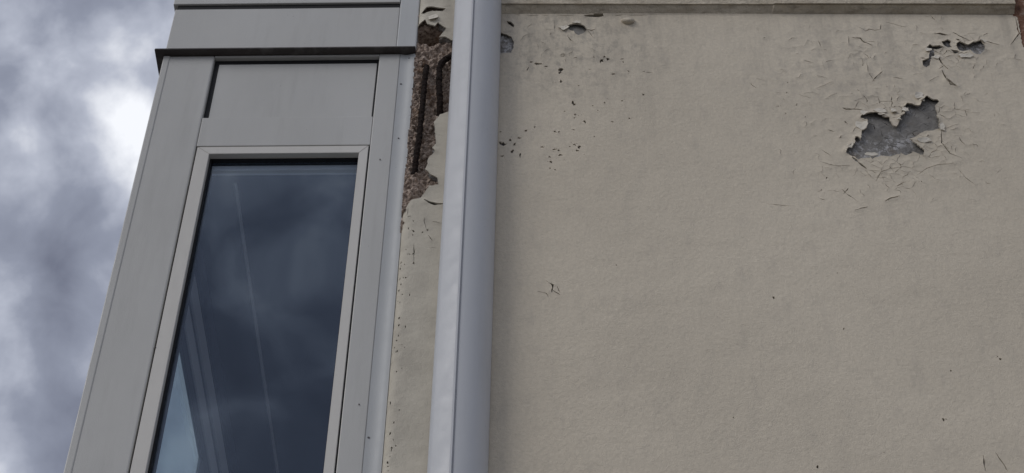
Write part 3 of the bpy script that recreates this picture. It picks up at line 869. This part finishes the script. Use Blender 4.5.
B('fascia_gasket', -0.4750, -0.0352, VF + 0.0005, 0.055, 0.6932, 0.7065, GASKET, 0)
B('head_board', -0.4840, -0.0352, VF - 0.004, 0.060, 0.7068, 1.40, FRAME, 0.0015)
# opening sash: four mitred rails
def rail(name, quad, parent):
    bm = bmesh.new()
    f = [bm.verts.new((u, VF - 0.0005, z + Z0)) for u, z in quad]; b = [bm.verts.new((u, VF + 0.040, z + Z0)) for u, z in quad]
    bm.faces.new(f)
    for i in range(4):
        j = (i + 1) % 4; bm.faces.new((f[i], b[i], b[j], f[j]))
    bm.faces.new(b[::-1])
    bmesh.ops.recalc_face_normals(bm, faces=bm.faces[:])
    bmesh.ops.bevel(bm, geom=bm.edges[:], offset=0.0007, segments=2, affect='EDGES')
    return bm_obj(name, bm, SASH, parent)
u0, u1, ui0, ui1 = -0.3782, -0.0682, -0.3545, -0.0845
zt, zi, zb, zbi = 0.2612, 0.2410, ZB - 0.026, ZB
sash = rail('sash_head', [(u0, zt), (u1, zt), (ui1, zi), (ui0, zi)], bay)
rail('sash_stile', [(u0, zt), (ui0, zi), (ui0, zbi), (u0, zb)], bay)
rail('sash_stile', [(u1, zt), (ui1, zi), (ui1, zbi), (u1, zb)], bay)
rail('sash_sill', [(u0, zb), (u1, zb), (ui1, zbi), (ui0, zbi)], bay)
B('frame_gasket', -0.3808, -0.3778, VF + 0.006, 0.070, ZB - 0.03, 0.2646, GASKET, 0)
B('frame_gasket', -0.0686, -0.0659, VF + 0.006, 0.070, ZB - 0.03, 0.2646, GASKET, 0)
B('frame_gasket', -0.3776, -0.0688, VF + 0.006, 0.070, 0.2608, 0.2646, GASKET, 0)
# glazing gasket inside the sash, and the pane
B('glazing_gasket', ui0 - 0.002, ui0 + 0.0030, VF + 0.0115, 0.060, ZB, zi - 0.0032, GASKET, 0)
B('glazing_gasket', ui1 - 0.0022, ui1 + 0.002, VF + 0.0115, 0.060, ZB, zi - 0.0032, GASKET, 0)
B('glazing_gasket', ui0 - 0.002, ui1 + 0.002, VF + 0.0115, 0.060, zi - 0.0030, zi + 0.002, GASKET, 0)
pane = B('window_pane', ui0 + 0.0001, ui1 - 0.0001, VF + 0.019, VF + 0.023, ZB, zi - 0.0034, GLASS, 0)
B('spacer_bar', ui0 + 0.0035, ui1 - 0.0024, VF + 0.025, VF + 0.037, zi - 0.0160, zi - 0.0036, INNER, 0, pane)
# inside of the bay
ZC = 0.470
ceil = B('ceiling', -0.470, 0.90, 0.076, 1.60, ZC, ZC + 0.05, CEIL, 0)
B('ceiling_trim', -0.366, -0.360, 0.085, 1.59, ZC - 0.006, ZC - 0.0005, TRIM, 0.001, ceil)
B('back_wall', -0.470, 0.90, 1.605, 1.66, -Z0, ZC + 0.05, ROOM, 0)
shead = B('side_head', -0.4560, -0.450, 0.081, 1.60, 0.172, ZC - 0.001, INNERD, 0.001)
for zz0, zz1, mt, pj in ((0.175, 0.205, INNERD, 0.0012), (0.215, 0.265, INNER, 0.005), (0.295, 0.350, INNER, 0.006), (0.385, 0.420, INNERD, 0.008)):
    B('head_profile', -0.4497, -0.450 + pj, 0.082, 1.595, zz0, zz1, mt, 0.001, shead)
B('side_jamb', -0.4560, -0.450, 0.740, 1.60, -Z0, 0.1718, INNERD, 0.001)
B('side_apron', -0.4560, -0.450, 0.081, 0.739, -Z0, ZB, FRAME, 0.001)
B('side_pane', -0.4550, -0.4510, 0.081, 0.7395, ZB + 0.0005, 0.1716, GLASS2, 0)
B('head_cap', -0.476, -0.006, 0.081, 1.66, ZC + 0.0505, 1.40, FRAME, 0.002)
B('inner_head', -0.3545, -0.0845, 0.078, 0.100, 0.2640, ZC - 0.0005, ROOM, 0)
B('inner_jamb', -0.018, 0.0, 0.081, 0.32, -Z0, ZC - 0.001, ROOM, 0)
# fixings and dark marks on the jamb
for px, py, r in ((400.7, 83.2, 0.0025), (398.4, 137.4, 0.0019), (368.4, 436.8, 0.0026), (380, 159.6, 0.0014), (382, 412, 0.0015), (409, 57.5, 0.0018), (359, 404.5, 0.0013), (155, 402 * 0 + 345, 0.0012)):
    x, z = wall_pt(px, py, VF)
    u = (x + 0.194) / math.cos(AL)
    bm = bmesh.new()
    bmesh.ops.create_cone(bm, cap_ends=True, segments=10, radius1=r, radius2=r * 0.7, depth=0.004, matrix=Matrix.Rotation(math.radians(90), 4, 'X'))
    ob = bm_obj('screw', bm, SCREW, jamb if u > -0.2 else post); ob.location = (u, VF + (0.003 if u > -0.026 else 0.0), z)
